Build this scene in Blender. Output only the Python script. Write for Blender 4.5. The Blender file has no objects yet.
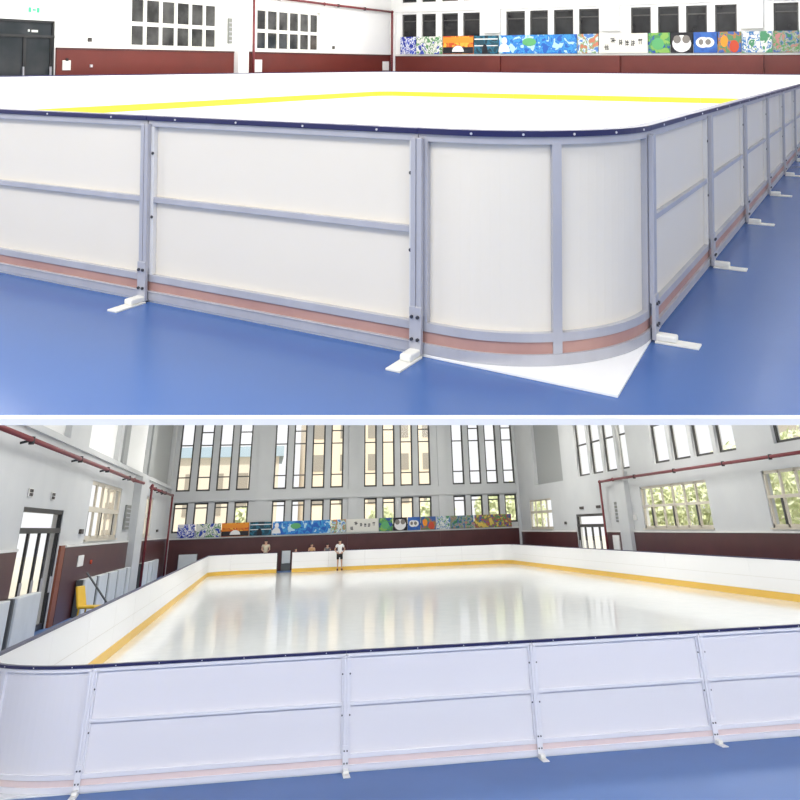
import bpy, math, random
from mathutils import Matrix, Vector
C = bpy.context.scene.collection
PI = math.pi
random.seed(7)

# ---------------------------------------------------------------- camera, world, lights, exposure
F, XP, YP = 818.6, 421.71, 29.62                      # focal length and principal point for an 800 px frame
PT, RT, HT, CT, AT = -0.0424, 0.0022, 1.3871, (0.7933, 3.5253), 61.2164      # upper hall seen from the eye
PB, RB, HB, CB, AB = -0.5437, -0.0340, 2.3108, (-5.3217, 11.1523), 10.3876   # lower hall seen from the eye
def eyerot(p, r):
    return Matrix(((math.cos(r),0,math.sin(r)),(0,1,0),(-math.sin(r),0,math.cos(r)))) @ Matrix(((1,0,0),(0,math.cos(p),-math.sin(p)),(0,math.sin(p),math.cos(p))))
def hall_to_eye(p, r, h, c, a):
    a = math.radians(a)
    L = Matrix(((math.cos(a),-math.sin(a),0,c[0]),(math.sin(a),math.cos(a),0,c[1]),(0,0,1,-h),(0,0,0,1)))
    return eyerot(p, r).to_4x4() @ L
EB = hall_to_eye(PB, RB, HB, CB, AB)
MB = Matrix.Identity(4)                                # the lower hall is the world frame: its floor is z = 0
MT = EB.inverted() @ hall_to_eye(PT, RT, HT, CT, AT)   # the upper hall, a rigid copy of its own frame
cam = bpy.data.cameras.new('camera'); cam.sensor_width = 36; cam.lens = F*36/800
cam.shift_x = (400-XP)/800; cam.shift_y = (YP-400)/800; cam.clip_end = 600
camo = bpy.data.objects.new('camera', cam); C.objects.link(camo)
camo.matrix_world = EB.inverted() @ Matrix(((1,0,0,0),(0,0,-1,0),(0,1,0,0),(0,0,0,1)))
bpy.context.scene.camera = camo
w = bpy.data.worlds.new('sky'); bpy.context.scene.world = w; w.use_nodes = True
bg = w.node_tree.nodes['Background']; bg.inputs[0].default_value = (0.97,0.98,1,1); bg.inputs[1].default_value = 1.0
vs = bpy.context.scene.view_settings
bpy.context.scene.display_settings.display_device = 'sRGB'
vs.view_transform = 'Standard'; vs.look = 'None'; vs.gamma = 1; vs.use_curve_mapping = False; vs.exposure = 0.1
def area(M, loc, target, sx, sy, power, col=(1,0.98,0.95)):
    l = bpy.data.lights.new('unseen_hall_light', 'AREA'); l.shape = 'RECTANGLE'; l.size = sx; l.size_y = sy; l.energy = power; l.color = col
    o = bpy.data.objects.new('unseen_hall_light', l); C.objects.link(o)
    d = (Vector(target)-Vector(loc)).normalized()
    o.matrix_world = M @ Matrix.Translation(loc) @ d.to_track_quat('-Z','Y').to_matrix().to_4x4()
# unseen ceiling lamps of the two halls, plus added fill lamps
for x, y in ((5,4),(5,14),(15,4),(15,14),(24,4),(24,14)): area(MT, (x,y,6.4), (x,y,0), 5, 3, 520)
for x, y in ((-5,-6),(-5,2),(-5,10)): area(MT, (x,y,6.4), (x+2,y+1,0), 4, 2, 310)  # added frontal fill, out of view, brightening the near boards of the upper rink
for x, y in ((3,10),(15,10),(3,25),(15,25),(3,40),(15,40)): area(MB, (x,y,9.5), (x,y,0), 5, 3, 620)
for x in (1,8,15): area(MB, (x,-4.6,3.7), (x,-.6,0.3), 6, .8, 170)      # added fill lamps, hidden below the upper deck, brightening the front boards
for x in (3,15): area(MB, (x,46,9.3), (x,53,4), 5, 2, 150)  # added out of view to brighten the far wall
sun = bpy.data.lights.new('sun', 'SUN'); sun.energy = 3.2; sun.angle = .03; sun.color = (1,.95,.86)
suno = bpy.data.objects.new('sun', sun); C.objects.link(suno)
suno.matrix_world = Vector((-.1,.55,-.82)).to_track_quat('-Z','Y').to_matrix().to_4x4()

# ---------------------------------------------------------------- materials
def mat(name, col, rough=0.6, metal=0.0, spec=0.5, noise=None, bump=0.0, bscale=30.0, stretch=(1,1,1), emit=None):
    m = bpy.data.materials.new(name); m.use_nodes = True
    nt = m.node_tree; b = nt.nodes['Principled BSDF']
    b.inputs['Base Color'].default_value = (*col,1); b.inputs['Roughness'].default_value = rough
    b.inputs['Metallic'].default_value = metal; b.inputs['Specular IOR Level'].default_value = spec
    if emit: b.inputs['Emission Color'].default_value = (*col,1); b.inputs['Emission Strength'].default_value = emit
    if noise or bump:
        tc = nt.nodes.new('ShaderNodeTexCoord'); mp = nt.nodes.new('ShaderNodeMapping'); mp.inputs['Scale'].default_value = stretch
        n = nt.nodes.new('ShaderNodeTexNoise'); n.inputs['Scale'].default_value = bscale; n.inputs['Detail'].default_value = 4
        nt.links.new(tc.outputs['Object'], mp.inputs[0]); nt.links.new(mp.outputs[0], n.inputs['Vector'])
        if noise:
            r = nt.nodes.new('ShaderNodeValToRGB'); r.color_ramp.elements[0].position = .35; r.color_ramp.elements[1].position = .65
            r.color_ramp.elements[0].color = (*noise,1); r.color_ramp.elements[1].color = (*col,1)
            nt.links.new(n.outputs['Fac'], r.inputs[0]); nt.links.new(r.outputs[0], b.inputs['Base Color'])
        if bump:
            bp = nt.nodes.new('ShaderNodeBump'); bp.inputs['Strength'].default_value = bump; bp.inputs['Distance'].default_value = .02
            nt.links.new(n.outputs['Fac'], bp.inputs['Height']); nt.links.new(bp.outputs[0], b.inputs['Normal'])
    return m
def patch(name, cols, scale=3.0, seed=0.0):
    """painted canvas: a hard-edged mottle of a few paint colours"""
    m = bpy.data.materials.new(name); m.use_nodes = True
    nt = m.node_tree; b = nt.nodes['Principled BSDF']; b.inputs['Roughness'].default_value = .7
    tc = nt.nodes.new('ShaderNodeTexCoord'); mp = nt.nodes.new('ShaderNodeMapping'); mp.inputs['Location'].default_value = (seed*3.7, seed*1.9, seed)
    n = nt.nodes.new('ShaderNodeTexNoise'); n.inputs['Scale'].default_value = scale*1.5; n.inputs['Detail'].default_value = 3.5; n.inputs['Distortion'].default_value = .6
    r = nt.nodes.new('ShaderNodeValToRGB'); r.color_ramp.interpolation = 'CONSTANT'
    e = r.color_ramp.elements
    while len(e) < len(cols): e.new(.5)
    for i, c in enumerate(cols):
        e[i].position = 0 if i == 0 else .36+.28*i/len(cols); e[i].color = (*c,1)
    nt.links.new(tc.outputs['Object'], mp.inputs[0]); nt.links.new(mp.outputs[0], n.inputs['Vector'])
    nt.links.new(n.outputs['Fac'], r.inputs[0]); nt.links.new(r.outputs[0], b.inputs['Base Color'])
    return m
M = {}
M['ice_up'] = mat('white synthetic ice', (.93,.93,.92), .45, noise=(.90,.90,.89), bscale=1.2)
M['ice_low'] = mat('polished white ice', (.86,.88,.87), .11, noise=(.83,.86,.85), bscale=1.6, bump=.10, stretch=(1.5,1,1))
M['floor_up'] = mat('blue sports floor', (.06,.145,.40), .26, noise=(.055,.135,.375), bscale=.6)
M['floor_low'] = mat('blue sports floor matte', (.055,.16,.42), .45, noise=(.045,.14,.38), bscale=.8)
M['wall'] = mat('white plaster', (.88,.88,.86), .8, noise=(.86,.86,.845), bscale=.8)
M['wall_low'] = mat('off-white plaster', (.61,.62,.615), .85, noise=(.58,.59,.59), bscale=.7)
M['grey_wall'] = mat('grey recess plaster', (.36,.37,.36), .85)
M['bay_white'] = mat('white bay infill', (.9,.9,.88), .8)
M['maroon_up'] = mat('maroon wainscot', (.15,.023,.016), .4, noise=(.13,.020,.014), bscale=1)
M['maroon_low'] = mat('dark maroon wainscot', (.085,.022,.022), .35, noise=(.07,.018,.018), bscale=1)
M['ledge'] = mat('pale stone ledge', (.75,.74,.70), .6)
M['alu'] = mat('brushed aluminium', (.50,.50,.54), .4, .15, noise=(.45,.45,.49), bscale=6, stretch=(1,1,.2))
M['stile'] = mat('pale lit edge', (.74,.73,.72), .45)  # stiles coloured paler than the frame, as edges catching light
M['fascia'] = mat('bright white fascia', (.95,.95,.94), .8)
M['alu_white'] = mat('white coated aluminium', (.82,.82,.86), .45)
M['sheet_up'] = mat('ivory polyethylene sheet', (.84,.785,.68), .4, noise=(.815,.76,.66), bscale=.7)
M['sheet_low'] = mat('cool white polyethylene sheet', (.82,.81,.84), .4)
M['sheet_in'] = mat('white polyethylene inner face', (.9,.9,.9), .35)
M['pink_up'] = mat('dusty pink kick board', (.50,.29,.245), .5, noise=(.44,.25,.22), bscale=5)
M['pink_low'] = mat('pale pink kick board', (.80,.66,.64), .5)
M['navy'] = mat('navy blue cap', (.010,.012,.085), .35)
M['yellow_up'] = mat('bright yellow kick plate', (.84,.66,.035), .45)
M['yellow_low'] = mat('amber yellow kick plate', (.80,.50,.08), .4)
M['foot'] = mat('white painted foot', (.85,.84,.78), .45)
M['bolt'] = mat('dark steel bolt', (.10,.10,.11), .35, .8)
M['screw'] = mat('bright screw', (.75,.75,.8), .3, .6)
M['red_pipe'] = mat('red fire pipe', (.19,.03,.035), .45)
M['black_metal'] = mat('black metal', (.015,.016,.018), .4)
M['dark_frame'] = mat('charcoal window frame', (.06,.058,.055), .5)
M['white_frame'] = mat('white window frame', (.80,.79,.74), .5)
M['cream_frame'] = mat('cream window frame', (.62,.57,.47), .5)
M['dark_glass'] = mat('dark window glass', (.008,.008,.010), .2, spec=.35, noise=(.028,.029,.031), bscale=1.3)  # dark panes with a slightly paler mottle
M['dark_glass_left'] = mat('dim window glass', (.09,.09,.088), .15, spec=.5, noise=(.025,.025,.025), bscale=1.6)  # mottle paints greyish reflections into the pane colour
M['door_glass'] = mat('dark door glass', (.02,.026,.03), .15, spec=.45, noise=(.045,.05,.055), bscale=1.3)
M['grey_panel'] = mat('grey louvre', (.24,.25,.23), .6)
M['box_dark'] = mat('dark switch box', (.06,.05,.045), .6)
M['notice'] = mat('white notice', (.85,.84,.8), .6)
M['pad'] = mat('white crash pad', (.74,.77,.77), .5, noise=(.68,.71,.71), bscale=1.5)
M['pad_edge'] = mat('grey pad edge', (.12,.13,.13), .6)
M['chair_yellow'] = mat('yellow plastic', (.88,.55,.03), .35)
M['timber'] = mat('orange brown jamb', (.26,.075,.035), .5)
M['green'] = mat('green sign', (.05,.50,.26), .5)
M['signwhite'] = mat('sign face', (.80,.95,.86), .5)
M['skin'] = mat('skin', (.55,.33,.23), .6)
M['hair'] = mat('black hair', (.012,.010,.010), .6)
M['tee'] = mat('white cotton', (.82,.82,.82), .8)
M['cream_cloth'] = mat('cream cotton', (.62,.55,.42), .8)
M['orange_cloth'] = mat('tan orange cotton', (.55,.32,.16), .8)
M['grey_cloth'] = mat('grey cotton', (.16,.16,.17), .8)
M['shorts'] = mat('black shorts', (.015,.015,.017), .8)
M['skate'] = mat('dark red skate boot', (.12,.035,.03), .5)
M['facade'] = mat('cream render facade', (.85,.74,.58), .9, noise=(.82,.70,.54), bscale=.3)
M['facade_pale'] = mat('pale facade', (.72,.66,.56), .9)
M['roof_blue'] = mat('blue grey roof', (.38,.50,.60), .8)
M['facade_win'] = mat('facade window', (.35,.32,.27), .3)
M['leaf'] = mat('leaves', (.88,.90,.66), .7, noise=(.68,.75,.44), bscale=4)
M['bark'] = mat('bark', (.16,.11,.07), .9)
M['earth'] = mat('pale paving', (.62,.60,.52), .9)
M['paper'] = mat('cream paper', (.80,.78,.70), .7)
M['ink'] = mat('dark ink', (.05,.05,.05), .7)
M['pwhite'] = mat('white paint', (.85,.84,.82), .7); M['pblack'] = mat('black paint', (.015,.015,.02), .7)
M['pgrey'] = mat('grey paint', (.22,.20,.18), .7); M['porange'] = mat('orange paint', (.85,.30,.03), .7)
M['pgreen'] = mat('green paint', (.12,.42,.16), .7); M['pred'] = mat('red paint', (.55,.07,.03), .7)
gl = bpy.data.materials.new('clear glass'); gl.use_nodes = True; nt = gl.node_tree; nt.nodes.clear()
o_ = nt.nodes.new('ShaderNodeOutputMaterial'); mx = nt.nodes.new('ShaderNodeMixShader'); tr = nt.nodes.new('ShaderNodeBsdfTransparent'); gs = nt.nodes.new('ShaderNodeBsdfGlossy')
gs.inputs['Roughness'].default_value = .25; mx.inputs[0].default_value = .02
nt.links.new(tr.outputs[0], mx.inputs[1]); nt.links.new(gs.outputs[0], mx.inputs[2]); nt.links.new(mx.outputs[0], o_.inputs[0])
M['glass'] = gl

# ---------------------------------------------------------------- mesh helpers
class MBld:
    def __init__(s): s.v=[]; s.f=[]
    def box(s, x0,x1,y0,y1,z0,z1):
        if x0>x1: x0,x1=x1,x0
        if y0>y1: y0,y1=y1,y0
        b=len(s.v); s.v += [(x0,y0,z0),(x1,y0,z0),(x1,y1,z0),(x0,y1,z0),(x0,y0,z1),(x1,y0,z1),(x1,y1,z1),(x0,y1,z1)]
        s.f += [tuple(b+i for i in q) for q in ((0,3,2,1),(4,5,6,7),(0,1,5,4),(1,2,6,5),(2,3,7,6),(3,0,4,7))]; return s
    def tube(s, a, b_, r, n=10, r2=None):
        a=Vector(a); b_=Vector(b_); d=(b_-a).normalized(); r2=r if r2 is None else r2
        u=d.orthogonal().normalized(); v=d.cross(u); k=len(s.v)
        for p,rr in ((a,r),(b_,r2)):
            for i in range(n):
                t=2*PI*i/n; s.v.append(tuple(p+u*math.cos(t)*rr+v*math.sin(t)*rr))
        s.f += [(k+i,k+(i+1)%n,k+n+(i+1)%n,k+n+i) for i in range(n)]
        s.f += [tuple(k+i for i in reversed(range(n))), tuple(k+n+i for i in range(n))]; return s
    def prism(s, poly, z0, z1):
        b=len(s.v); n=len(poly)
        s.v += [(x,y,z0) for x,y in poly]+[(x,y,z1) for x,y in poly]
        s.f += [tuple(b+i for i in reversed(range(n))), tuple(b+n+i for i in range(n))]+[(b+i,b+(i+1)%n,b+n+(i+1)%n,b+n+i) for i in range(n)]; return s
    def arc(s, cx,cy,r0,r1,a0,a1,z0,z1,n=16):
        """curved bar between two radii"""
        b=len(s.v)
        for i in range(n+1):
            a=a0+(a1-a0)*i/n; c,q=math.cos(a),math.sin(a)
            s.v += [(cx+r0*c,cy+r0*q,z0),(cx+r1*c,cy+r1*q,z0),(cx+r1*c,cy+r1*q,z1),(cx+r0*c,cy+r0*q,z1)]
        for i in range(n):
            k=b+4*i
            for j in range(4): s.f.append((k+j,k+(j+1)%4,k+4+(j+1)%4,k+4+j))
        s.f += [(b+3,b+2,b+1,b),(b+4*n,b+4*n+1,b+4*n+2,b+4*n+3)]; return s
    def ball(s, c, r, n=12, sc=(1,1,1)):
        k=len(s.v); m=n//2
        for i in range(m+1):
            t=PI*i/m
            for j in range(n):
                p=2*PI*j/n; s.v.append((c[0]+r*sc[0]*math.sin(t)*math.cos(p),c[1]+r*sc[1]*math.sin(t)*math.sin(p),c[2]+r*sc[2]*math.cos(t)))
        for i in range(m):
            for j in range(n): s.f.append((k+i*n+j,k+(i+1)*n+j,k+(i+1)*n+(j+1)%n,k+i*n+(j+1)%n))
        return s
    def build(s, name, m, parent=None, Mx=None, bevel=0, smooth=False):
        me=bpy.data.meshes.new(name); me.from_pydata(s.v,[],s.f); me.update()
        import bmesh
        bm=bmesh.new(); bm.from_mesh(me); bmesh.ops.recalc_face_normals(bm, faces=bm.faces); bm.to_mesh(me); bm.free()
        me.materials.append(M[m] if isinstance(m,str) else m)
        if smooth:
            for p in me.polygons: p.use_smooth=True
        o=bpy.data.objects.new(name, me); C.objects.link(o)
        if parent is not None: o.parent=parent
        elif Mx is not None: o.matrix_world=Mx
        if bevel:
            b=o.modifiers.new('bevel','BEVEL'); b.width=bevel; b.segments=2; b.limit_method='ANGLE'
        return o
def tag(o, label=None, cat=None, group=None, kind=None):
    if label: o['label']=label
    if cat: o['category']=cat
    if group: o['group']=group
    if kind: o['kind']=kind
    return o
def empty(name, Mx, label=None, cat=None, group=None, kind=None):
    o=bpy.data.objects.new(name,None); o.empty_display_size=.1; C.objects.link(o); o.matrix_world=Mx
    return tag(o,label,cat,group,kind)
def copy_tree(o, parent=None):
    c=o.copy(); C.objects.link(c)
    if parent is not None: c.parent=parent
    for ch in [x for x in o.children]: copy_tree(ch, c)
    return c
def T(x,y,z=0,rz=0): return Matrix.Translation((x,y,z)) @ Matrix.Rotation(rz,4,'Z')
ORD = ['first','second','third','fourth','fifth','sixth','seventh','eighth','ninth','tenth','eleventh','twelfth','thirteenth','fourteenth','fifteenth','sixteenth','seventeenth']

# ---------------------------------------------------------------- halls: walls with openings
class Wall:
    """a wall plane of one hall: ax 0 = plane x=val (u runs along y), ax 1 = plane y=val (u runs along x); s = outward sign"""
    def __init__(s, Mx, ax, val, sg): s.M,s.ax,s.val,s.s = Mx,ax,val,sg
    def box(s, mb, u0,u1,z0,z1,d0,d1):
        a,b = s.val+s.s*d0, s.val+s.s*d1
        if s.ax==0: mb.box(min(a,b),max(a,b),u0,u1,z0,z1)
        else: mb.box(u0,u1,min(a,b),max(a,b),z0,z1)
        return mb
    def pt(s, u, z, d): return (s.val+s.s*d,u,z) if s.ax==0 else (u,s.val+s.s*d,z)
    def solid(s, name, m, u0,u1,z0,z1,holes,th=.3):
        mb=MBld(); us=sorted({u0,u1,*[h[0] for h in holes],*[h[1] for h in holes]}); us=[u for u in us if u0<=u<=u1]
        for a,b in zip(us,us[1:]):
            mid=(a+b)/2; hs=sorted([(h[2],h[3]) for h in holes if h[0]<mid<h[1]]); z=z0
            for h0,h1 in hs:
                if h0>z: s.box(mb,a,b,z,h0,0,th)
                z=max(z,h1)
            if z<z1: s.box(mb,a,b,z,z1,0,th)
        return tag(mb.build(name,m,Mx=s.M), kind='structure')
    def bx(s, name, m, u0,u1,z0,z1,d0,d1, parent=None, bevel=0): return s.box(MBld(),u0,u1,z0,z1,d0,d1).build(name,m,parent,s.M,bevel)
NW=[0]
def window(W, u0,u1,z0,z1, cols, transoms, fm, gm, d=.12, fw=.05, mw=.05, dark_sash=None, sill=False):
    NW[0]+=1
    r=empty('window_%d'%NW[0], W.M, kind='structure')
    f=MBld(); D0,D1=d,d+.08
    W.box(f,u0,u1,z0,z0+fw,D0,D1); W.box(f,u0,u1,z1-fw,z1,D0,D1); W.box(f,u0,u0+fw,z0,z1,D0,D1); W.box(f,u1-fw,u1,z0,z1,D0,D1)
    for k in range(1,cols): u=u0+(u1-u0)*k/cols; W.box(f,u-mw/2,u+mw/2,z0,z1,D0,D1)
    for z in transoms: W.box(f,u0,u1,z-mw/2,z+mw/2,D0-.01,D1)
    fo=f.build('window_frame',fm,r)
    g=MBld(); W.box(g,u0+fw*.5,u1-fw*.5,z0+fw*.5,z1-fw*.5,d+.035,d+.045); g.build('pane',gm,r)
    if dark_sash:
        for k in dark_sash:
            u=u0+(u1-u0)*k/cols; q=MBld(); W.box(q,u+.04,u+.16,z0+fw,transoms[0]-mw/2,D0-.03,D0-.002); q.build('sash_edge','dark_frame',r)
    if sill: q=MBld(); W.box(q,u0-.08,u1+.08,z0-.05,z0,-.06,d+.08); q.build('sill',fm,r)
    return r
def painting(W, u0,u1,z0,z1, m, label, group, flip=1, extra=None, d=-.05):
    r=empty('painting', W.M @ Matrix.Translation(W.pt((u0+u1)/2,z0,d)), label,'painting',group)
    def pb(name,mm,a,b,c,e,t0,t1):
        mb=MBld(); uu0,uu1=(a-.5)*(u1-u0),(b-.5)*(u1-u0)
        if flip<0: uu0,uu1=-uu1,-uu0
        zz0,zz1=c*(z1-z0),e*(z1-z0)
        if W.ax==0: mb.box(-W.s*t1,-W.s*t0,uu0,uu1,zz0,zz1)
        else: mb.box(uu0,uu1,-W.s*t1,-W.s*t0,zz0,zz1)
        return mb.build(name,mm,r)
    def blob(name,mm,cu,cz,ru,rz,t,half=False):
        mb=MBld(); n=18; pts=[]
        for i in range(n+1 if half else n):
            a=(PI if half else 2*PI)*i/n; pts.append((flip*(cu-.5)*(u1-u0)+ru*(u1-u0)*math.cos(a), cz*(z1-z0)+rz*(z1-z0)*math.sin(a)))
        k=len(pts)
        for tt in (.012,t):
            for a,b in pts: mb.v.append((-W.s*tt,a,b) if W.ax==0 else (a,-W.s*tt,b))
        mb.f += [tuple(range(k)),tuple(range(k,2*k))]+[(i,(i+1)%k,k+(i+1)%k,k+i) for i in range(k)]
        return mb.build(name,mm,r)
    pb('canvas',m,.005,.995,0,1,-.03,.012)
    if extra=='sunset':
        pb('painted_foreground','pblack',.01,.99,.02,.38,.012,.016); pb('painted_sky','porange',.01,.99,.62,.93,.012,.016); blob('painted_arch','pwhite',.5,.12,.19,.34,.02,True)
    if extra=='teal': pb('painted_stripe','pwhite',.02,.98,.78,.84,.012,.016); pb('painted_stripe','pwhite',.02,.98,.42,.47,.012,.016); blob('painted_peak','pblack',.45,.0,.12,.55,.02,True)
    if extra=='figure': blob('painted_figure','pwhite',.07,.1,.075,.45,.02,True); blob('painted_figure_head','pwhite',.075,.7,.035,.2,.02); blob('painted_island','pgreen',.4,.62,.09,.22,.02)
    if extra=='face': blob('painted_oval','pwhite',.5,.45,.42,.42,.016); blob('painted_spot','pgrey',.3,.66,.17,.2,.02); blob('painted_spot','pgrey',.7,.66,.17,.2,.02)
    if extra=='cloud': blob('painted_cloud','pwhite',.4,.5,.3,.26,.016); blob('painted_cloud','pwhite',.62,.5,.26,.24,.018); blob('painted_figure','pgrey',.32,.52,.1,.14,.022); blob('painted_figure','pgrey',.62,.52,.12,.14,.022)
    if extra=='hill': blob('painted_moon','pgreen',.45,.45,.28,.3,.016)
    if extra=='brown': blob('painted_figure','porange',.28,.55,.16,.28,.016); blob('painted_figure','pred',.7,.3,.2,.3,.016)
    if extra=='calligraphy':
        rnd=random.Random(3)
        for cu,cz,sz in ((.17,.30,.13),(.30,.66,.12),(.45,.55,.09),(.58,.52,.10),(.70,.50,.10),(.85,.58,.11)):
            mb=MBld()
            for _ in range(3):
                a=cu+rnd.uniform(-.02,.02); b=cz+rnd.uniform(-.1,.1); w_=sz*.32
                x0,x1=sorted((flip*(a-w_-.5)*(u1-u0), flip*(a+w_-.5)*(u1-u0)))
                if W.ax==0: mb.box(-W.s*.018,-W.s*.012,x0,x1,(b-.02)*(z1-z0),(b+.025)*(z1-z0))
                else: mb.box(x0,x1,-W.s*.018,-W.s*.012,(b-.02)*(z1-z0),(b+.025)*(z1-z0))
            for q in (-.02,.02):
                a=flip*(cu+q-.5)*(u1-u0)
                if W.ax==0: mb.box(-W.s*.018,-W.s*.012,a-.012,a+.012,(cz-.14)*(z1-z0),(cz+.14)*(z1-z0))
                else: mb.box(a-.012,a+.012,-W.s*.018,-W.s*.012,(cz-.14)*(z1-z0),(cz+.14)*(z1-z0))
            mb.build('brush_character','ink',r)
    return r
PAINT = {
 'a': patch('blue and white painting',[(.02,.04,.35),(.75,.78,.85),(.03,.07,.5),(.8,.8,.85)],2.6,1),
 'b': patch('white green painting',[(.75,.75,.68),(.12,.3,.12),(.8,.8,.75),(.04,.08,.4)],2.4,2),
 'c': patch('orange sunset painting',[(.75,.22,.02),(.6,.08,.02),(.9,.45,.05)],1.8,3),
 'd': patch('dark teal painting',[(.01,.06,.09),(.02,.14,.22),(.01,.04,.06)],2.0,4),
 'e': patch('bright blue painting',[(.02,.12,.5),(.05,.32,.65),(.03,.2,.6),(.45,.7,.8)],1.8,5),
 'f': patch('pale blue painting',[(.1,.25,.6),(.7,.75,.75),(.25,.4,.2),(.6,.2,.12)],2.8,6),
 'g': patch('green hill painting',[(.03,.08,.35),(.08,.3,.1),(.25,.45,.1)],2.2,7),
 'h': patch('cobalt painting',[(.03,.10,.38),(.04,.14,.45)],2.0,8),
 'i': patch('brown and blue painting',[(.05,.12,.35),(.4,.18,.06),(.1,.25,.12)],2.2,9),
 'j': patch('green and white painting',[(.08,.28,.14),(.75,.78,.7),(.06,.2,.45),(.7,.72,.68)],2.8,10),
 'k': patch('leafy painting',[(.04,.2,.08),(.05,.12,.35),(.35,.35,.3),(.1,.3,.1),(.5,.2,.2)],3.0,11),
 'l': patch('red and green painting',[(.05,.12,.3),(.5,.08,.05),(.08,.25,.1),(.7,.5,.1)],3.0,12),
}
PICS = [('a',None,'blue painting with white curls'),('b',None,'white and green painting with a blue patch'),('c','sunset','orange sunset painting with a pale arch'),
 ('d','teal','dark teal painting with pale bands'),('e','figure','long bright blue painting with a white figure and green island'),('f',None,'pale blue painting with red and green patches'),
 ('paper','calligraphy','white panel with dark brush characters'),('g','hill','green and blue painting with a pale green disc'),('pblack','face','black painting with a white oval and two grey spots'),
 ('h','cloud','cobalt blue painting with a white cloud'),('i','brown','blue painting with brown and red figures'),('j',None,'green and white mottled painting'),('k',None,'dark leafy green painting with small flowers'),('l',None,'painting with red, green and yellow patches')]

# ================================================================= UPPER HALL
WTF = Wall(MT,0,30.2,1); WTL = Wall(MT,1,19.15,1)
# floor: ends at the near edge of the deck
e0=Vector((-1.385,2.041)); e1=Vector((.154,-.727)); dd=(e1-e0).normalized()
pa=e0-dd*5; pb_=e1+dd*9
nin=Vector((dd.y,-dd.x)); nin = nin if nin.x>0 else -nin
tag(MBld().prism([tuple(pa),tuple(pb_),(30.5,-12),(30.5,19.4),(pa.x,19.4)],-.03,0).build('floor','floor_up',Mx=MT), kind='structure')
q0=pa-nin*.03; q1=pb_-nin*.03
EDGE=.0262
tag(MBld().prism([tuple(q0),tuple(q1),tuple(pb_),tuple(pa)],-EDGE,-.0005).build('trim_1','fascia',Mx=MT), kind='structure')
tag(MBld().box(-16,30.5,-12,19.4,6.8,7.0).build('ceiling','wall',Mx=MT), kind='structure')
cols=[(17.78,18.57),(16.75,17.5),(15.6,16.45),(14.5,15.36),(12.32,13.22),(11.26,12.1),(10.12,11.0),(9.0,9.88),(6.85,7.67),(5.74,6.57),(4.66,5.47),(3.55,4.36),(1.37,2.24),(.27,1.13),(-.83,.03),(-1.93,-1.07)]
holes=[]
for a,b in cols: holes += [(a,b,2.2,3.75),(a,b,4.31,6.2)]
WTF.solid('wall_far','wall',-9,19.15,0,6.6,holes)
WTL.solid('wall_left','wall',-1.5,30.2,0,6.6,[(9.0,11.75,0,2.58),(14.4,18.35,1.86,3.53),(20.35,24.4,1.86,3.53)])
for a,b in cols:
    window(WTF,a,b,2.2,3.75,1,[3.42],'dark_frame','dark_glass',fw=.06,mw=.05,d=.10)
    window(WTF,a,b,4.31,6.2,1,[5.0],'dark_frame','dark_glass',fw=.06,mw=.05,d=.10)
window(WTL,14.4,18.35,1.86,3.53,6,[2.64],'white_frame','dark_glass_left',fw=.12,mw=.13,d=.05,sill=True)
window(WTL,20.35,24.4,1.86,3.53,6,[2.64],'white_frame','dark_glass_left',fw=.12,mw=.13,d=.05,sill=True)
# pilasters, beam, wainscot, ledges
tn=[1]
def trim(W,m,u0,u1,z0,z1,d0,d1,bevel=0):
    tn[0]+=1; return tag(W.bx('trim_%d'%tn[0],m,u0,u1,z0,z1,d0,d1,None,bevel),kind='structure')
trim(WTF,'wall',-9,19.0,3.86,4.2,-.10,0)
for a,b in ((13.45,14.25),(8.1,8.85),(2.6,3.4),(18.85,19.15)): trim(WTF,'wall',a,b,2.8,3.86,-.16,0)
trim(WTF,'maroon_up',-9,18.9,0,1.78,-.06,0); trim(WTF,'ledge',-9,18.95,1.78,1.86,-.12,0)
for a,b in ((13.45,14.25),(8.1,8.85),(2.6,3.4)): trim(WTF,'maroon_up',a,b,0,1.78,-.16,-.06)
for a,b in ((11.78,19.1),(19.75,30.1),(-1.5,8.95)): trim(WTL,'maroon_up',a,b,0,1.78,-.05,0); trim(WTL,'maroon_low',a,b,1.78,1.84,-.07,0)
for a,b in ((19.15,19.7),): trim(WTL,'wall',a,b,0,6.6,-.22,0)
trim(WTF,'wall',18.9,19.15,0,2.8,-.14,0)
# dark glazed door, left
def glazed_door(W,name,u0,u1,z1,splits,tz,fm,gm,extra=None,fw=.06):
    r=empty(name,W.M,kind='structure'); f=MBld()
    W.box(f,u0,u0+fw,0,z1,.02,.14); W.box(f,u1-fw,u1,0,z1,.02,.14); W.box(f,u0,u1,z1-fw,z1,.02,.14); W.box(f,u0,u1,tz-fw*.6,tz+fw*.6,.0,.14)
    f.build('door_frame',fm,r); us=[u0+fw]+splits+[u1-fw]
    for a,b in zip(us,us[1:]):
        q=MBld(); W.box(q,a,a+fw*.8,.02,tz,.04,.1); W.box(q,b-fw*.8,b,.02,tz,.04,.1); W.box(q,a,b,.02,.16,.04,.1); lf=q.build('door_leaf',fm,r)
        q=MBld(); W.box(q,a+fw*.5,b-fw*.5,.1,tz,.065,.075); q.build('pane',gm,lf)
        q=MBld(); W.box(q,b-fw*.8-.02,b-fw*.8+.01,.9,1.3,-.02,.04); q.build('door_handle','alu',lf)
    q=MBld(); W.box(q,u0+fw,u1-fw,tz,z1-fw,.065,.075); q.build('transom_pane',gm,r)
    return r
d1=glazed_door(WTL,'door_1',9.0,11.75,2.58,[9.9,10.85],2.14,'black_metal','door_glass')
q=MBld(); WTL.box(q,10.95,11.0,2.26,2.32,.05,.064); WTL.box(q,11.06,11.25,2.25,2.31,.05,.064); q.build('door_reflection','notice',d1)  # white marks painting the exit sign's reflection on the glass
q=MBld()
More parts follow.
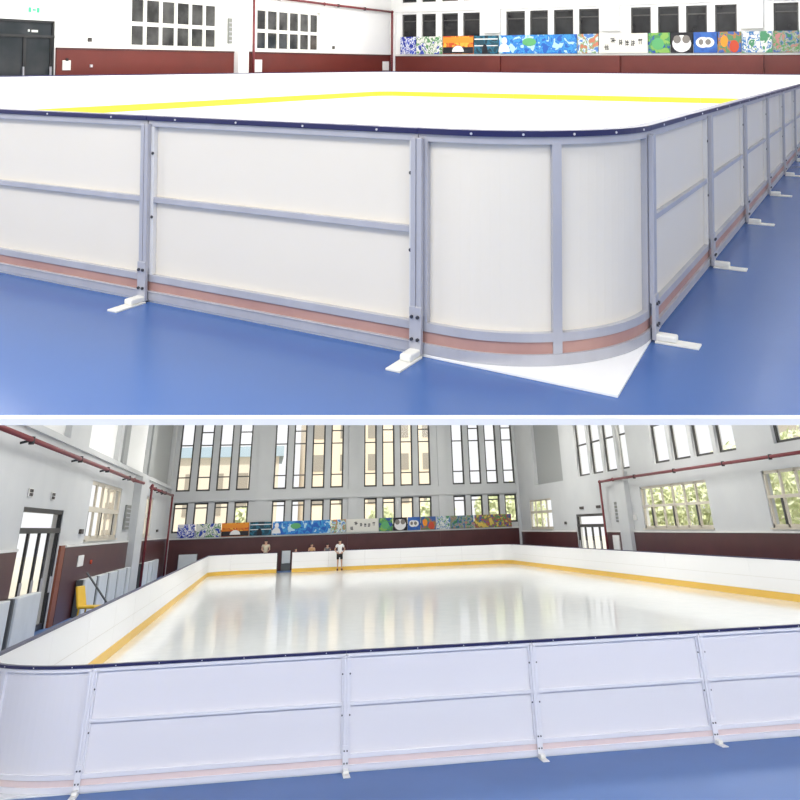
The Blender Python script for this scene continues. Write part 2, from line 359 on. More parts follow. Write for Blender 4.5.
sg=empty('exit_sign',MT@Matrix.Translation((11.05,19.14,2.78)),'green and white running figure sign above the dark glass door of the upper hall','sign')
MBld().box(-.17,.17,-.035,.0,0,.15).build('sign_face','signwhite',sg)
MBld().box(-.165,-.09,-.042,-.035,.01,.14).build('sign_figure','green',sg)
MBld().box(.08,.165,-.042,-.035,.01,.14).build('sign_arrow','green',sg)
MBld().box(-.05,.05,-.04,-.035,.05,.10).build('sign_dash','green',sg)
def plate(W,name,m,u0,u1,z0,z1,label,cat,dep=.05,group=None,off=0):
    return tag(W.bx(name,m,u0,u1,z0,z1,-dep-off,-off,None,.005),label,cat,group)
plate(WTL,'wall_switch','box_dark',12.85,12.97,2.03,2.15,'small dark switch box on the white wall right of the dark door, upper hall','switch box')
plate(WTL,'wall_switch','box_dark',25.28,25.42,2.03,2.16,'small dark switch box on the white wall right of the second window, upper hall','switch box')
n=empty('notice_board',MT@Matrix.Translation((12.1,19.1,1.2)),'white notice with a hanging clip on the maroon wall beside the dark door, upper hall','notice')
MBld().box(-.13,.13,-.03,0,0,.28).build('board','notice',n); MBld().box(-.04,.04,-.045,-.03,.26,.34).build('clip','black_metal',n)
plate(WTL,'alarm_button','screw',12.9,12.98,1.28,1.36,'small round alarm button on the maroon wall right of the notice, upper hall','alarm button',.04,off=.05)
plate(WTL,'wall_notice','notice',20.2,20.62,1.08,1.55,'white notice on the maroon wall just right of the pilaster and pipe, upper hall','notice',.03,off=.05)
plate(WTL,'wall_notice','notice',29.3,29.85,1.1,1.52,'white notice on the maroon wall in the far corner, upper hall','notice',.03,off=.05)
lv=empty('wall_louvre',MT@Matrix.Translation((18.88,19.14,2.12)),'tall narrow grey louvre on the white wall beside the pilaster, upper hall','vent')
MBld().box(-.09,.09,-.06,0,0,.9).build('louvre_frame','grey_panel',lv)
for k in range(5): MBld().box(-.07,.07,-.075,-.06,.08+k*.16,.12+k*.16).build('slat','alu',lv)
def pipe(Mx,pts,r,label,brackets=(),m='red_pipe',walln=None):
    o=empty('fire_pipe',Mx,label,'pipe'); mb=MBld()
    for a,b in zip(pts,pts[1:]): mb.tube(a,b,r,12)
    for p in pts[1:-1]: mb.ball(p,r*1.25)
    mb.build('pipe_run',m,o,smooth=True)
    for p in pts[1:-1]:
        MBld().ball(p,r*1.5).build('elbow_joint',m,o,smooth=True)
    for p,dv in brackets:
        p=Vector(p); dv=Vector(dv); MBld().tube(p,p+dv,r*.5,8).tube(p-Vector((0,0,r*1.6)),p+Vector((0,0,r*1.3)),r*1.2,8).build('bracket','black_metal',o)
    return o
pipe(MT,[(16.5,19.0,3.98),(20.06,19.0,3.94),(24.5,19.0,3.9),(30.0,19.0,3.88),(30.0,19.0,0.0)],.05,'dark red fire pipe along the left wall and down the far corner, upper hall',[((21.5,19.0,3.92),(0,.14,0)),((25.5,19.0,3.9),(0,.15,0)),((27.6,19.0,3.89),(0,.15,0))])
tag(MBld().tube((20.05,19.0,0),(20.05,19.0,3.88),.045,12).build('fire_pipe','red_pipe',Mx=MT,smooth=True),'thin vertical red pipe just right of the white pilaster, upper hall','pipe')
# paintings on the ledge
ys=[18.56,17.70,16.30,14.72,13.5,9.89,8.98,6.93,6.05,5.16,4.25,3.37,2.26,1.33,.2]
for i,(k,ex,lb) in enumerate(PICS):
    painting(WTF,ys[i+1]+.01,ys[i]-.01,1.865,2.68,PAINT.get(k,k),lb+', upper hall ledge','paintings on the far ledge of the upper hall',-1,ex,d=-.17)

# ================================================================= LOWER HALL
WBF=Wall(MB,1,53,1); WBL=Wall(MB,0,-3,-1); WBR=Wall(MB,0,21,1)
tag(MBld().box(-3.2,21.3,-14,53.2,-.05,0).build('floor','floor_low',Mx=MB), kind='structure')
bp=[(-2.75+1.32*k,.92) for k in range(4)]+[(3.7+1.3*k,.9) for k in range(4)]+[(9.95+1.28*k,.9) for k in range(4)]+[(16.25+1.23*k,.87) for k in range(4)]
holes=[]
for a,wd in bp: holes += [(a,a+wd,2.3,4.0),(a,a+wd,4.68,9.3)]
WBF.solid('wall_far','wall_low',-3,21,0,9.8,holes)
for i,(a,wd) in enumerate(bp):
    window(WBF,a,a+wd,2.3,4.0,1,[3.7],'dark_frame','glass',fw=.1,mw=.07)
    window(WBF,a,a+wd,4.68,9.3,1,[5.5,7.45]+([8.25] if i%2 else []),'dark_frame','glass',fw=.1,mw=.07)
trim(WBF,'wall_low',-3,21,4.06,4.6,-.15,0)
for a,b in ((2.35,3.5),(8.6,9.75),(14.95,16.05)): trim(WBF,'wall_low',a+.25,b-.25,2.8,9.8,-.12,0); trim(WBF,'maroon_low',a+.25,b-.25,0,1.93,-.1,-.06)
for a,b in ((-3,-2.8),(20.8,21)): trim(WBF,'wall_low',a,b,0,9.8,-.2,0)
trim(WBF,'maroon_low',-2.8,20.8,0,1.93,-.06,0); trim(WBF,'ledge',-2.8,20.8,1.93,2.01,-.16,0)
xs=[-2.35,-1.18,.47,2.31,3.79,7.70,8.72,10.96,11.92,12.92,13.83,14.92,15.92,17.6,20.3]
for i,(k,ex,lb) in enumerate(PICS):
    painting(WBF,xs[i]+.02,xs[i+1]-.02,2.015,2.78,PAINT.get(k,k),lb+', lower hall ledge','paintings on the far ledge of the lower hall',1,ex,d=-.22)
tag(MBld().box(-3.3,21.3,5,53.3,9.8,10).build('ceiling','wall_low',Mx=MB), kind='structure')
# left wall
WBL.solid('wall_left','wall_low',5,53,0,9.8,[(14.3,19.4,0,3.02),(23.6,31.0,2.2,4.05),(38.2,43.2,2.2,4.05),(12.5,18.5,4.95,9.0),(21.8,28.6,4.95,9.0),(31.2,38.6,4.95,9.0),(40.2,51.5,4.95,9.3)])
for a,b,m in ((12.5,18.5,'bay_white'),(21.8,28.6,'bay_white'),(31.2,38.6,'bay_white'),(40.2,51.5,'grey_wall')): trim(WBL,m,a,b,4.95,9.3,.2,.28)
trim(WBL,'wall_low',5,53,4.78,4.95,-.08,0)
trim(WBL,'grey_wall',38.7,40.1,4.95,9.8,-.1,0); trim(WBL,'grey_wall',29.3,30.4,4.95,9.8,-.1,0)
trim(WBL,'wall_low',34.6,37.2,0,4.7,-.35,0)
for a,b in ((5,14.2),(20.3,34.6),(37.2,52.9)): trim(WBL,'maroon_low',a,b,0,2.02,-.06,0); trim(WBL,'ledge',a,b,2.02,2.08,-.09,0)
trim(WBL,'timber',19.55,20.2,0,2.08,-.07,0)
window(WBL,23.6,31.0,2.2,4.05,5,[3.15],'cream_frame','glass',fw=.12,mw=.16,d=.04,dark_sash=(0,2,4),sill=True)
window(WBL,38.2,43.2,2.2,4.05,4,[3.15],'cream_frame','glass',fw=.12,mw=.16,d=.04,sill=True)
glazed_door(WBL,'door_2',14.3,19.4,3.02,[15.6,16.9,18.1],2.48,'black_metal','glass',fw=.11)
for u,s in ((14.6,'left'),(17.35,'right')):
    v=empty('wall_vent',MB@Matrix.Translation((-2.99,u,3.25)),'small square grey vent above the left door, %s of the pair, lower hall'%s,'vent')
    MBld().box(0,.03,-.22,.22,0,.2).build('vent_frame','ledge',v)
    for a in (-.17,.03):
        for z in (.02,.11): MBld().box(.03,.045,a,a+.14,z,z+.07).build('vent_hole','box_dark',v)
plate(WBL,'wall_switch','box_dark',22.4,22.9,2.38,2.52,'black switch box on the white wall right of the left door, lower hall','switch box',.08)
plate(WBL,'wall_switch','box_dark',46.3,46.9,2.4,2.52,'black switch box on the left wall near the far corner, lower hall','switch box',.08)
lv=empty('wall_louvre',MB@Matrix.Translation((-2.99,33.2,2.52)),'tall grey louvre on the left wall beside the column, lower hall','vent')
MBld().box(0,.08,-.7,.7,0,.95).build('louvre_frame','grey_panel',lv)
for k in range(5): MBld().box(.08,.1,-.6,.6,.1+k*.17,.14+k*.17).build('slat','alu',lv)
pipe(MB,[(-2.72,6,4.46),(-2.72,32.2,4.43),(-2.55,34.4,4.40)],.062,'dark red fire pipe running along the left wall above door and window, lower hall',[((-2.72,u,4.44),(-.27,0,-.06)) for u in (12.6,19.2,24.6,30.5)])
pipe(MB,[(-2.5,37.5,0),(-2.5,37.5,4.40),(-2.72,39,4.40),(-2.72,51.0,4.40),(-2.72,51.0,0)],.062,'red fire pipe from the left column to the far left corner, lower hall',[((-2.72,u,4.40),(-.27,0,-.06)) for u in (41,44,46.5)])
tag(MBld().box(-2.93,-2.9,22.6,23.6,1.43,1.75).build('wall_notice','notice',Mx=MB),'white notice on the maroon wall right of the left door, lower hall','notice')
tag(MBld().tube((-2.94,25.2,1.5),(-2.88,25.2,1.5),.07,12).build('alarm_button','pred',Mx=MB),'round red alarm button on the maroon wall right of the notice, lower hall','alarm button')
# right wall
up=[(37.75,39.75),(35.6,37.4),(33.55,35.25),(31.85,33.2),(27.1,28.85),(24.95,26.75),(22.85,24.6),(20.95,22.5),(16.4,18.2),(14.3,16.0)]
WBR.solid('wall_right','wall_low',5,53,0,9.8,[(45.5,50.5,1.88,3.52),(36.2,40.9,0,2.56),(24.0,31.0,1.86,3.56),(13.2,19.5,1.86,3.62),(42.6,48.6,4.35,9.3)]+[(a,b,4.42,8.8) for a,b in up])
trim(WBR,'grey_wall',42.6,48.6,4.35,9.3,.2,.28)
for a,b in up: window(WBR,a,b,4.42,8.8,1,[6.0],'dark_frame','glass',fw=.09,mw=.07)
window(WBR,45.5,50.5,1.88,3.52,4,[2.8],'cream_frame','glass',fw=.1,mw=.14,d=.05,sill=True)
window(WBR,24.0,31.0,1.86,3.56,6,[2.75],'cream_frame','glass',fw=.1,mw=.1,d=.05,dark_sash=(1,3,5),sill=True)
window(WBR,13.2,19.5,1.86,3.62,6,[2.8],'cream_frame','glass',fw=.1,mw=.1,d=.05,dark_sash=(1,3,5),sill=True)
glazed_door(WBR,'door_3',36.2,40.9,2.56,[37.4,38.55,39.7],2.0,'dark_frame','glass',fw=.12)
trim(WBR,'wall_low',32.3,33.6,0,4.3,-.25,0)
for a,b in ((5,32.3),(33.6,36.1),(41,52.9)): trim(WBR,'maroon_low',a,b,0,1.70,-.06,0); trim(WBR,'ledge',a,b,1.70,1.76,-.09,0)
pipe(MB,[(20.72,35.6,0),(20.72,35.6,3.98),(20.62,33.4,4.0),(20.62,10,4.0)],.058,'dark red fire pipe rising by the right door, along the right wall, lower hall',[((20.62,u,4.0),(.37,0,0)) for u in (30.5,26,21.5,18)])
tag(MBld().tube((20.68,32.0,4.1),(20.68,32.0,9.6),.05,10).build('conduit','ledge',Mx=MB,smooth=True),'thin pale vertical conduit on the right wall above the column, lower hall','pipe')
lv=empty('wall_louvre',MB@Matrix.Translation((20.99,34.1,2.14)),'tall grey louvre beside the column on the right wall, lower hall','vent')
MBld().box(-.08,0,-.3,.3,0,.88).build('louvre_frame','grey_panel',lv)
for k in range(5): MBld().box(-.1,-.08,-.24,.24,.08+k*.16,.12+k*.16).build('slat','alu',lv)
for u,s in ((39.7,'left'),(36.95,'right')): plate(WBR,'wall_vent','box_dark',u-.3,u+.3,2.8,2.93,'small dark vent above the right door, %s of the pair, lower hall'%s,'vent',.06)
plate(WBR,'wall_switch','box_dark',42.75,43.05,2.08,2.22,'small dark switch box on the right wall beyond the right door, lower hall','switch box',.06)
plate(WBR,'wall_switch','ledge',31.8,32.2,2.2,2.42,'pale switch box on the right wall between column and large window, lower hall','switch box',.05)
plate(WBR,'wall_notice','notice',34.3,35.2,.9,1.57,'white notice on the maroon wall between the right door and the column, lower hall','notice',.04,off=.06)

# ================================================================= RINKS
def rail_parts(K, L, outer):
    """one straight board section of length L, local x along it, -y outward, z from 0"""
    H=1.07; r=empty('rink_board',Matrix.Identity(4))
    h=L/2-.004
    MBld().box(-h,h,.030,.045,.10,1.04).build('panel_sheet',K['sheet'],r)
    MBld().box(-h,h,.045,.052,.20,1.04).build('inner_sheet','sheet_in',r)
    f=MBld(); f.box(-h,h,.0,.03,1.005,1.04).box(-h,h,.0,.03,.105,.145)
    f.build('frame',K['frame'],r,bevel=.002)
    for a in (-h,h-.048): MBld().box(a,a+.048,.0,.03,.145,1.005).build('stile',K['stile'],r,bevel=.002)
    if outer: MBld().box(-h+.048,h-.048,.002,.03,.563,.595).build('mid_rail',K['frame'],r,bevel=.002)
    MBld().box(-h,h,.008,.045,.05,.105).build('kick_strip',K['pink'],r)
    MBld().box(-h,h,-.006,.045,0,.045).box(-h,h,-.010,.02,.045,.053).build('base_rail',K['frame'],r,bevel=.002)
    MBld().box(-h,h,.045,.062,0,.19).build('kick_plate',K['yellow'],r)
    MBld().box(-h,h,.052,.055,.545,.555).build('inner_seam','ledge',r)
    c=MBld().box(-h-.003,h+.003,-.012,.062,1.04,1.068).build('cap_rail','navy',r,bevel=.004)
    if outer:
        n=max(2,int(L/.45))
        for k in range(n): MBld().tube((-h+(k+.5)*2*h/n,-.016,1.052),(-h+(k+.5)*2*h/n,-.010,1.052),.006,8).build('screw','screw',c)
        for x in (-h+.040,h-.040):
            for z in (.85,.48): MBld().tube((x,-.004,z),(x,.001,z),.009,8).build('bolt','bolt',r)
    return r
CACHE={}
Z0=.013
def board(Mx, hall, K, x0,y0, x1,y1, label, group, outer=True):
    L=math.hypot(x1-x0,y1-y0); key=(hall,round(L,3),outer)
    m=Mx@T((x0+x1)/2,(y0+y1)/2,Z0,math.atan2(y1-y0,x1-x0))
    if key not in CACHE: r=rail_parts(K,L,outer); CACHE[key]=r
    else: r=copy_tree(CACHE[key])
    r.matrix_world=m; tag(r,label,'rink board',group); return r
def post_proto(K):
    r=empty('support_post',Matrix.Identity(4))
    MBld().box(-.030,-.002,-.028,-.0015,.19,1.035).box(.002,.030,-.028,-.0015,.19,1.035).box(-.01,.01,-.020,-.0015,.19,1.035).build('post',K['frame'],r,bevel=.003)
    b=MBld().box(-.032,.032,-.034,-.013,.012,.235).build('bracket_plate',K['frame'] if K is KU else 'alu_white',r,bevel=.002)
    for x in (-.016,.016):
        for z in (.19,.085): MBld().tube((x,-.044,z),(x,-.034,z),.0085,6).build('bolt','bolt',b)
    ft=MBld(); ft.box(-.038,.038,-.24,-.028,0,.010)
    ft.build('foot_plate','foot',r,bevel=.002)
    MBld().prism([(-.03,-.13),(.03,-.13),(.03,-.03),(-.03,-.03)],.010,.042).build('foot_block','foot',r,bevel=.008)
    return r
KU=dict(sheet='sheet_up',frame='alu',pink='pink_up',yellow='yellow_up',stile='stile')
KL=dict(sheet='sheet_low',frame='alu_white',pink='pink_low',yellow='yellow_low',stile='alu_white')
PC={}
def post(Mx,hall,K,x,y,rz,label,group):
    if hall not in PC: r=post_proto(K); PC[hall]=r
    else: r=copy_tree(PC[hall])
    r.matrix_world=Mx@T(x,y,0,rz); tag(r,label,'post',group)
def corner(Mx,K,cx,cy,R,a0,label,outer=True,ext=0):
    """quarter round corner, centre cx,cy; arc from a0 to a0+90 deg; outer face at radius R"""
    a1=a0+PI/2; r=empty('rink_corner',Mx@T(cx,cy,Z0)); r_=R
    def A(name,m,r0,r1,z0,z1,b0=a0,b1=a1,n=24,par=None): return MBld().arc(0,0,r0,r1,b0,b1,z0,z1,n).build(name,m,par or r)
    am=(a0+a1)/2
    A('panel_sheet',K['sheet'],r_-.045,r_-.030,.10,1.04); A('inner_sheet','sheet_in',r_-.052,r_-.045,.20,1.04)
    if ext:   # short straight run between the arc and the first post of the left side
        for nm,mm,x0,x1,z0,z1 in (('panel_sheet',K['sheet'],.030,.045,.10,1.04),('inner_sheet','sheet_in',.045,.052,.20,1.04),('kick_strip',K['pink'],.008,.045,.05,.105),('base_rail',K['frame'],-.006,.045,0,.05),('kick_plate',K['yellow'],.045,.062,0,.19),('cap_rail','navy',-.012,.062,1.04,1.068),('frame',K['frame'],0,.03,1.005,1.04),('frame',K['frame'],0,.03,.105,.145)):
            MBld().box(-r_+x0,-r_+x1,0,ext,z0,z1).build(nm,mm,r)
    f=MBld(); f.arc(0,0,r_-.03,r_,a0,a1,1.005,1.04,24).arc(0,0,r_-.03,r_,a0,a1,.105,.145,24)
    e=.028/R
    for b0,b1 in (((a0,a0+e),) if not ext else ())+((a1-e*1.7,a1),): f.arc(0,0,r_-.03,r_,b0,b1,.145,1.005,2)
    if ext: f.box(-r_,-r_+.03,ext-.048,ext,.145,1.005); am-=ext/2/r_
    f.build('frame',K['frame'],r)
    A('seam_stile',K['frame'],r_-.03,r_,.0,1.005,am-.022/R,am+.022/R,2)
    A('kick_strip',K['pink'],r_-.045,r_-.008,.05,.105); A('base_rail',K['frame'],r_-.045,r_+.006,0,.05); A('kick_plate',K['yellow'],r_-.062,r_-.045,0,.19)
    c=A('cap_rail','navy',r_-.062,r_+.012,1.04,1.068)
    if outer:
        for k in range(5):
            a=a0+(k+.5)*(a1-a0)/5; MBld().tube(((r_+.010)*math.cos(a),(r_+.010)*math.sin(a),1.052),((r_+.016)*math.cos(a),(r_+.016)*math.sin(a),1.052),.006,8).build('screw','screw',c)
    return tag(r,label,'rink corner')
def rink(Mx,hall,K,W_,D_,xs_near,ys_left,xs_far,ys_right,R,words,post_near,post_left,gap=None):
    """rink in 0..W_ by 0..D_. near side y=0, left side x=0"""
    g='rink boards of the %s rink, '%hall
    wn,wl,wf,wr=words
    for i,(a,b) in enumerate(zip(xs_near,xs_near[1:])): board(Mx,hall,K,a,0,b,0,'framed board, %s from the rounded near corner, %s'%(ORD[i],wn),g+wn)
    for i,(a,b) in enumerate(zip(ys_left,ys_left[1:])): board(Mx,hall,K,0,b,0,a,'framed board, %s from the rounded near corner, %s'%(ORD[i],wl),g+wl)
    k=0
    for i,(a,b) in enumerate(zip(xs_far,xs_far[1:])):
        if gap and abs(a-gap[0])<.01: continue
        board(Mx,hall,K,b,D_,a,D_,'white board with yellow kick plate, %s from left end, %s'%(ORD[k],wf) if hall=='lower' else 'white board with yellow kick plate, %s from right end, %s'%(ORD[len(xs_far)-2-k],wf) ,g+wf,outer=False); k+=1
    for i,(a,b) in enumerate(zip(ys_right,ys_right[1:])): board(Mx,hall,K,W_,a,W_,b,'white board with yellow kick plate, %s from far corner, %s'%(ORD[len(ys_right)-2-i],wr),g+wr,outer=False)
# upper rink: local x runs along the right-hand side, y along the left-hand side
lin=lambda a,b,n:[a+(b-a)*i/n for i in range(n+1)]
TW,TD,TR=27.36,17.92,.80
tag(MBld().prism([(1,.004),(TW-.004,.004),(TW-.004,TD-.004),(.004,TD-.004),(.004,1),(1,1)],0,.012).build('ice_sheet','ice_up',Mx=MT,bevel=.002),'bright white synthetic ice inside the boards of the upper rink','ice rink floor')
tag(MBld().prism([(-.035,-.05),(.69,-.008),(.998,.002),(.998,.998),(.002,.998),(-.008,.86)],0,.012).build('corner_sheet','ice_up',Mx=MT,bevel=.002),'flat white sheet with a sharp corner poking out under the rounded rink corner','corner sheet')
xn=[.76]+[.71+1.775*i for i in range(1,15)]+[TW-.80]
yl=[.92]+[.9704+1.775*i for i in range(1,9)]+[TD-.80]
rink(MT,'upper',KU,TW,TD,xn,yl,lin(.8,TW-.8,14),lin(.8,TD-.8,9),TR,('upper rink right side','upper rink left side','upper rink back left','upper rink back right'),True,True)
corner(MT,KU,.76,.76,.76,PI,'rounded near corner of the upper rink with two ivory curved panels and pink strip',ext=.16)
corner(MT,KU,TW-.8,.8,.8,-PI/2,'rounded white corner at the far right end of the upper rink',False)
corner(MT,KU,TW-.8,TD-.8,.8,0,'rounded white corner opposite the camera at the back of the upper rink',False)
corner(MT,KU,.8,TD-.8,.8,PI/2,'rounded corner at the far left end of the upper rink, outside the frame',False)
for i,x in enumerate(xn[:-1]): post(MT,'upper',KU,x,0,0,'grey post with white foot, %s from the corner, upper rink right side'%ORD[i],'posts on the right side of the upper rink')
for i,y in enumerate(yl[:4]): post(MT,'upper',KU,0,y,-PI/2,'grey post with white foot, %s from the corner, upper rink left side'%ORD[i],'posts on the left side of the upper rink')
# lower rink: local x along the front, y deep
LW,LD,LR=19.15,49.8,1.35
tag(MBld().box(.004,LW-.004,.004,LD-.004,0,.012).build('ice_sheet','ice_low',Mx=MB,bevel=.002),'large glossy white ice sheet with streaky window reflections, lower rink','ice rink floor')
xf=[1.45,4.27,6.50,8.66,10.85,13.04,15.23,17.80]
rink(MB,'lower',KL,LW,LD,xf,lin(1.45,LD-1.35,14),[1.35,4.18,5.11,7.4,9.7,12.0,14.3,16.0,17.8],lin(1.35,LD-1.35,14),LR,('lower rink front','lower rink left side','lower rink far side','lower rink right side'),True,False,gap=(4.18,5.11))
corner(MB,KL,1.45,1.45,1.45,PI,'rounded white near left corner of the lower rink with navy cap')
corner(MB,KL,LW-1.35,1.35,1.35,-PI/2,'rounded near right corner of the lower rink, outside the frame',False)
corner(MB,KL,LW-1.35,LD-1.35,1.35,0,'rounded white far right corner of the lower rink',False)
corner(MB,KL,1.35,LD-1.35,1.35,PI/2,'rounded white far left corner of the lower rink',False)
for i,x in enumerate(xf[:5]): post(MB,'lower',KL,x,0,0,'white post with white foot, %s from the corner, lower rink front'%ORD[i],'posts on the front of the lower rink')
tag(MBld().box(4.185,4.225,LD-.05,LD+.02,.012,1.08).build('gate_post','dark_frame',Mx=MB),'dark post at the left edge of the gap in the far boards, lower rink','post')

# ================================================================= THINGS IN THE LOWER HALL
pads=[(12.1,13.35),(13.76,16.6),(22.9,25.5),(25.85,28.05),(28.4,30.55),(30.8,33.1),(33.35,34.5),(38.9,41.4),(41.6,43.3),(43.5,46.4)]
where=['first from the left edge, beside the left door','just before the left door','just right of the left door behind the yellow chair','second of the row between left door and column','third of the row between left door and column','fourth of the row between left door and column','fifth of the row, touching the column','first beyond the left column','second beyond the left column','third beyond the left column']
for (a,b),wl in zip(pads,where):
    r=empty('wall_pad',MB@T(-2.86,(a+b)/2,0),'white upright crash pad, '+wl,'pad','white pads along the left wall')
    h=(b-a)/2
    MBld().box(0,.22,-h+.14,h-.14,.05,1.05).build('pad_face','pad',r,bevel=.02)
    MBld().box(-.05,.16,-h,h,0,1.04).build('pad_backing','pad_edge',r,bevel=.01)
for a,b,wl in ((-2.1,-.9,'left of the far boards'),(4.5,5.1,'behind the gap in the far boards')):
    r=empty('wall_pad',MB@T((a+b)/2,52.75,0),'white pad standing against the far maroon wall '+wl,'pad','white pads at the far wall')
    h=(b-a)/2
    MBld().box(-h+.03,h-.03,-.1,0,.4 if a>0 else .05,1.1).build('pad_face','pad',r,bevel=.02)
    MBld().box(-h,h,-.05,.15,0,1.12).build('pad_backing','pad_edge',r,bevel=.01)
# yellow chair by the left door
ch=empty('plastic_chair',MB@T(-1.95,20.3,0,-.3),'yellow plastic chair beyond the left boards, beside the left door of the lower hall','chair')
mb=MBld().box(-.28,.30,-.28,.28,.40,.47); mb.build('seat','chair_yellow',ch,bevel=.03)
mb=MBld(); mb.v=[(-.30,-.28,.44),(-.22,-.28,.44),(-.22,.28,.44),(-.30,.28,.44),(-.44,-.25,.98),(-.36,-.25,.98),(-.36,.25,.98),(-.44,.25,.98)]
mb.f=[(0,3,2,1),(4,5,6,7),(0,1,5,4),(1,2,6,5),(2,3,7,6),(3,0,4,7)]; mb.build('backrest','chair_yellow',ch,bevel=.03)
for x in (-.22,.24):
    for y in (-.22,.22): MBld().tube((x*1.1,y*1.1,0),(x,y,.41),.022,8,.03).build('leg','chair_yellow',ch)
mp=empty('mop',MB@T(-1.9,21.6,0),'dark stick of a mop leaning on the first white pad right of the left door','mop')
MBld().tube((.45,.9,.05),(-.72,1.35,1.25),.03,8).build('handle','pad_edge',mp); MBld().box(.3,.6,.75,1.05,0,.09).build('mop_head','ledge',mp,bevel=.03)
# people
def person(name_label, Mx, shirt, hair='hair', full=True, arms='hips', shorts=True, height=1.72, bare_arms=True):
    s=height/1.72
    r=empty('person',Mx,name_label,'person','people at the far side of the lower rink')
    V=[];E=[];Rr=[]
    def v(p,rad,par=None):
        V.append((p[0]*s,p[1]*s,p[2]*s)); Rr.append(rad*s)
        if par is not None: E.append((par,len(V)-1))
        return len(V)-1
    pel=v((0,0,.93),.13); wa=v((0,0,1.08),.115,pel); chn=v((0,.0,1.27),.135,wa); nk0=v((0,0,1.42),.075,chn); nk=v((0,-.01,1.49),.05,nk0); hd=v((0,-.02,1.58),.078,nk); hd2=v((0,-.01,1.66),.075,hd)
    nose=v((0,-.115,1.585),.014,hd)
    for sx in (-1,1):
        v((sx*.085,-.01,1.585),.014,hd)
        sh=v((sx*.17,0,1.40),.058,nk0)
        if arms=='hips': el=v((sx*.34,.03,1.16),.042,sh); wr=v((sx*.19,-.06,1.0),.032,el)
        elif arms=='rail': el=v((sx*.24,-.08,1.20),.042,sh); wr=v((sx*.14,-.30,1.12),.03,el)
        else: el=v((sx*.22,.02,1.14),.042,sh); wr=v((sx*.23,-.05,.90),.032,el)
        d=(Vector(V[wr])-Vector(V[el])).normalized()/s
        pm=v(tuple(Vector(V[wr])/s+d*.07),.028,wr)
        base=Vector(V[pm])/s
        for k in range(4):
            off=(k-1.5)*.019; f1=v(tuple(base+d*.03+Vector((0,off*.9,-abs(off)*.2))),.009,pm); v(tuple(base+d*(.065-.006*abs(k-1.3))+Vector((0,off,-.015))),.008,f1)
        v(tuple(base+Vector((-sx*.01,-.04,.0))),.010,pm)
        hip=v((sx*.10,0,.86),.088,pel); kn=v((sx*.12,-.02,.48),.058,hip); an=v((sx*.13,.01,.10),.038,kn); hl=v((sx*.13,.03,.055),.04,an); v((sx*.14,-.14,.04),.035,hl)
    me=bpy.data.meshes.new('body'); me.from_pydata(V,E,[]); me.materials.append(M['skin'])
    o=bpy.data.objects.new('body',me); C.objects.link(o); o.parent=r
    sk=o.modifiers.new('skin','SKIN'); sk.use_smooth_shade=True
    for i,sv in enumerate(me.skin_vertices[0].data): sv.radius=(Rr[i],Rr[i]); sv.use_root=(i==0)
    sb=o.modifiers.new('sub','SUBSURF'); sb.levels=1; sb.render_levels=1
    # clothes: shells around the body
    def shell(name,chain,m,grow=.018):
        vv=[tuple(c*s for c in p) for p,_ in chain[0]]; ee=chain[1]; m2=bpy.data.meshes.new(name); m2.from_pydata(vv,ee,[]); m2.materials.append(M[m])
        oo=bpy.data.objects.new(name,m2); C.objects.link(oo); oo.parent=r; k=oo.modifiers.new('skin','SKIN'); k.use_smooth_shade=True
        for i,sv in enumerate(m2.skin_vertices[0].data): sv.radius=((chain[0][i][1]+grow)*s,)*2; sv.use_root=(i==0)
        q=oo.modifiers.new('sub','SUBSURF'); q.levels=1; q.render_levels=1
    ex=.10 if arms!='hips' else .13
    shell('shirt',([((0,0,.86),.12),((0,0,1.08),.118),((0,0,1.27),.138),((0,0,1.41),.075),((-.17,0,1.40),.06),((.17,0,1.40),.06),((-.17-ex*.7,.01,1.27),.052),((.17+ex*.7,.01,1.27),.052)],[(0,1),(1,2),(2,3),(3,4),(3,5),(4,6),(5,7)]),shirt)
    shell('shorts',([((0,0,.93),.13),((-.10,0,.84),.09),((.10,0,.84),.09),((-.12,-.01,.58),.075),((.12,-.01,.58),.075)],[(0,1),(0,2),(1,3),(2,4)]),'shorts')
    MBld().ball((0,.0,1.655*s),.1*s,14,(.92,1.02,.78)).build('hair',hair,r,smooth=True)
    for sx in (-1,1):
        MBld().box(sx*.14*s-.055,sx*.14*s+.055,-.18,.09,.012,.12).build('skate_boot' if full else 'shoe','skate',r,bevel=.03)
        MBld().ball((sx*.03*s,-.088*s,1.60*s),.009*s,8).build('eye','pblack',r)
    return r
person('person on the ice in a white tee and black shorts, hands at hips',MB@T(8.05,49.15,.013,0),'tee',height=1.66)
person('person in a cream top behind the far boards, left of the gap',MB@T(3.45,50.35,0,0),'cream_cloth',full=False,arms='rail',height=1.80)
person('person in a tan orange top behind the far boards, middle of the three heads',MB@T(6.35,50.3,0,0),'orange_cloth',full=False,arms='rail',height=1.5)
person('person in a grey top behind the far boards, directly left of the white-shirted skater',MB@T(7.35,50.35,0,0),'grey_cloth',full=False,arms='rail',height=1.46)
person('person ducking low behind the far boards, only the head showing right of the gap',MB@T(5.35,50.4,0,0),'orange_cloth',full=False,arms='rail',height=1.27)

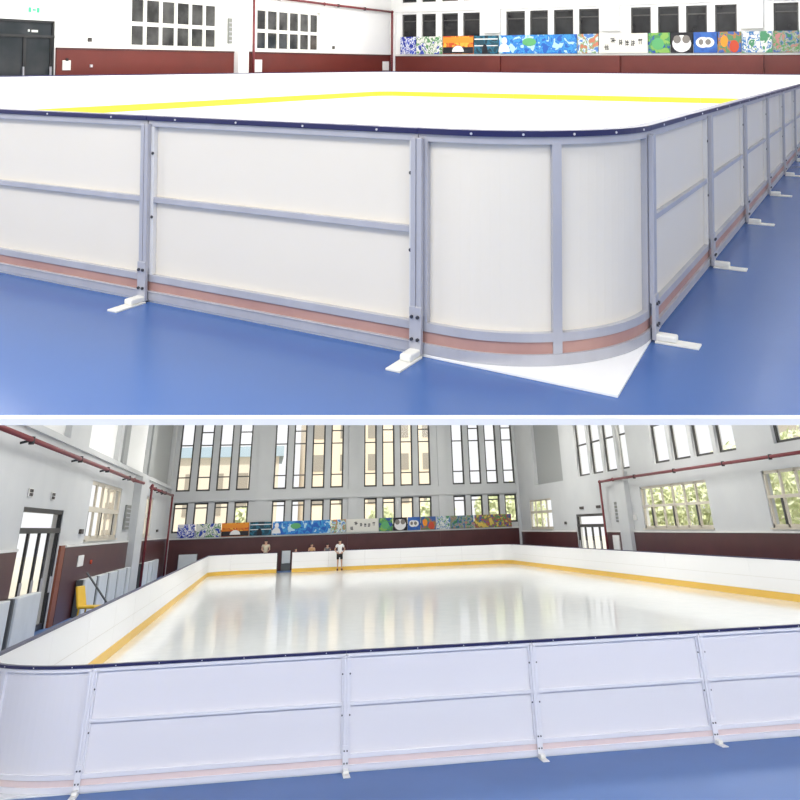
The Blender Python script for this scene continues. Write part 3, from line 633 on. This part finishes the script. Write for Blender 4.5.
# ================================================================= OUTSIDE THE LOWER HALL
tag(MBld().box(-60,90,53.6,140,-.3,-.1).build('ground','earth',Mx=MB), kind='structure')
def building(x0,x1,y0,y1,h,m,label,roof=None,rows=3,cols=6,face='y'):
    r=empty('building',MB@T((x0+x1)/2,(y0+y1)/2,-.1),label,'building'); a=(x1-x0)/2; b=(y1-y0)/2
    MBld().box(-a,a,-b,b,0,h).build('walls',m,r)
    if roof: MBld().box(-a-.5,a+.5,-b-.5,b+.5,h,h+1.0).build('roof',roof,r)
    for i in range(rows):
        z=1.4+(h-2)*i/rows
        for k in range(cols):
            if face=='y': c=-a+(k+.5)*2*a/cols; MBld().box(c-.7,c+.7,-b-.06,-b,z,z+1.5).build('window','facade_win',r)
            elif face=='x': c=-b+(k+.5)*2*b/cols; MBld().box(-a-.06,-a,c-.7,c+.7,z,z+1.5).build('window','facade_win',r)
            else: c=-b+(k+.5)*2*b/cols; MBld().box(a,a+.06,c-.7,c+.7,z,z+1.5).build('window','facade_win',r)
    return r
building(-14,4.5,92,104,9.4,'facade_pale','pale low building with a blue grey roof seen through the leftmost tall windows','roof_blue',3,7)
building(7.0,21.5,84,98,26,'facade','tall cream building seen through the middle tall windows',None,8,5)
building(-30,-16,0,60,14,'facade','cream building outside the left windows and left door',None,4,12,'xm')
building(44,56,10,60,8.5,'facade_pale','pale building beyond the trees outside the right windows',None,3,10,'x')
def tree(x,y,h,R_,n,label):
    r=empty('tree',MB@T(x,y,-.1),label,'tree','trees outside the lower hall')
    MBld().tube((0,0,0),(0,0,h*.7),.16,8,.07).build('trunk','bark',r)
    rnd=random.Random(int(x*13+y*7)); mb=MBld()
    for _ in range(n):
        a=rnd.uniform(0,2*PI); q=rnd.random()**.4; t=math.acos(rnd.uniform(-1,1))
        p=Vector((R_*q*math.sin(t)*math.cos(a),R_*q*math.sin(t)*math.sin(a),h*.6+h*.42*q*math.cos(t)))
        u=Vector([rnd.gauss(0,1) for _ in range(3)]).normalized(); v=u.orthogonal().normalized(); s_=rnd.uniform(.14,.3)
        k=len(mb.v); mb.v+=[tuple(p+u*s_),tuple(p+v*s_*.6),tuple(p-u*s_),tuple(p-v*s_*.6)]; mb.f.append((k,k+1,k+2,k+3))
    mb.build('foliage','leaf',r)
for i,(x,y,h,R_,lb) in enumerate(((22,63,5.0,2.1,'leafy green tree outside the rightmost far windows'),(25.8,70,5.6,2.3,'leafy tree at the right, seen through the last far window'),(17.6,67,4.4,1.7,'small bushy tree outside the far windows behind the green paintings'),(1.5,66,4.0,1.3,'small green tree outside the leftmost far windows'),(12.5,64,3.8,1.2,'small green tree before the tall cream building'),
    (27,31,5.6,2.6,'leafy tree outside the large right window, nearest the column'),(27.5,25,5.9,2.9,'leafy tree outside the middle of the large right window'),(28,18.5,6.0,2.9,'leafy tree outside the rightmost window'),(28.5,12,6,2.9,'leafy tree at the very right outside the rightmost window'),(29,38.5,4.8,2.3,'leafy tree outside the right door'),(30,49,5.0,2.6,'leafy tree outside the small far right window'))):
    tree(x,y,h,R_,1800,lb)
tag(MBld().box(21.5,60,0,53.5,-.3,-.1).build('ground.001','earth',Mx=MB), kind='structure')
tag(MBld().box(-31,-3.4,-5,53.5,-.3,-.1).build('ground.002','earth',Mx=MB), kind='structure')
bpy.context.view_layer.update()
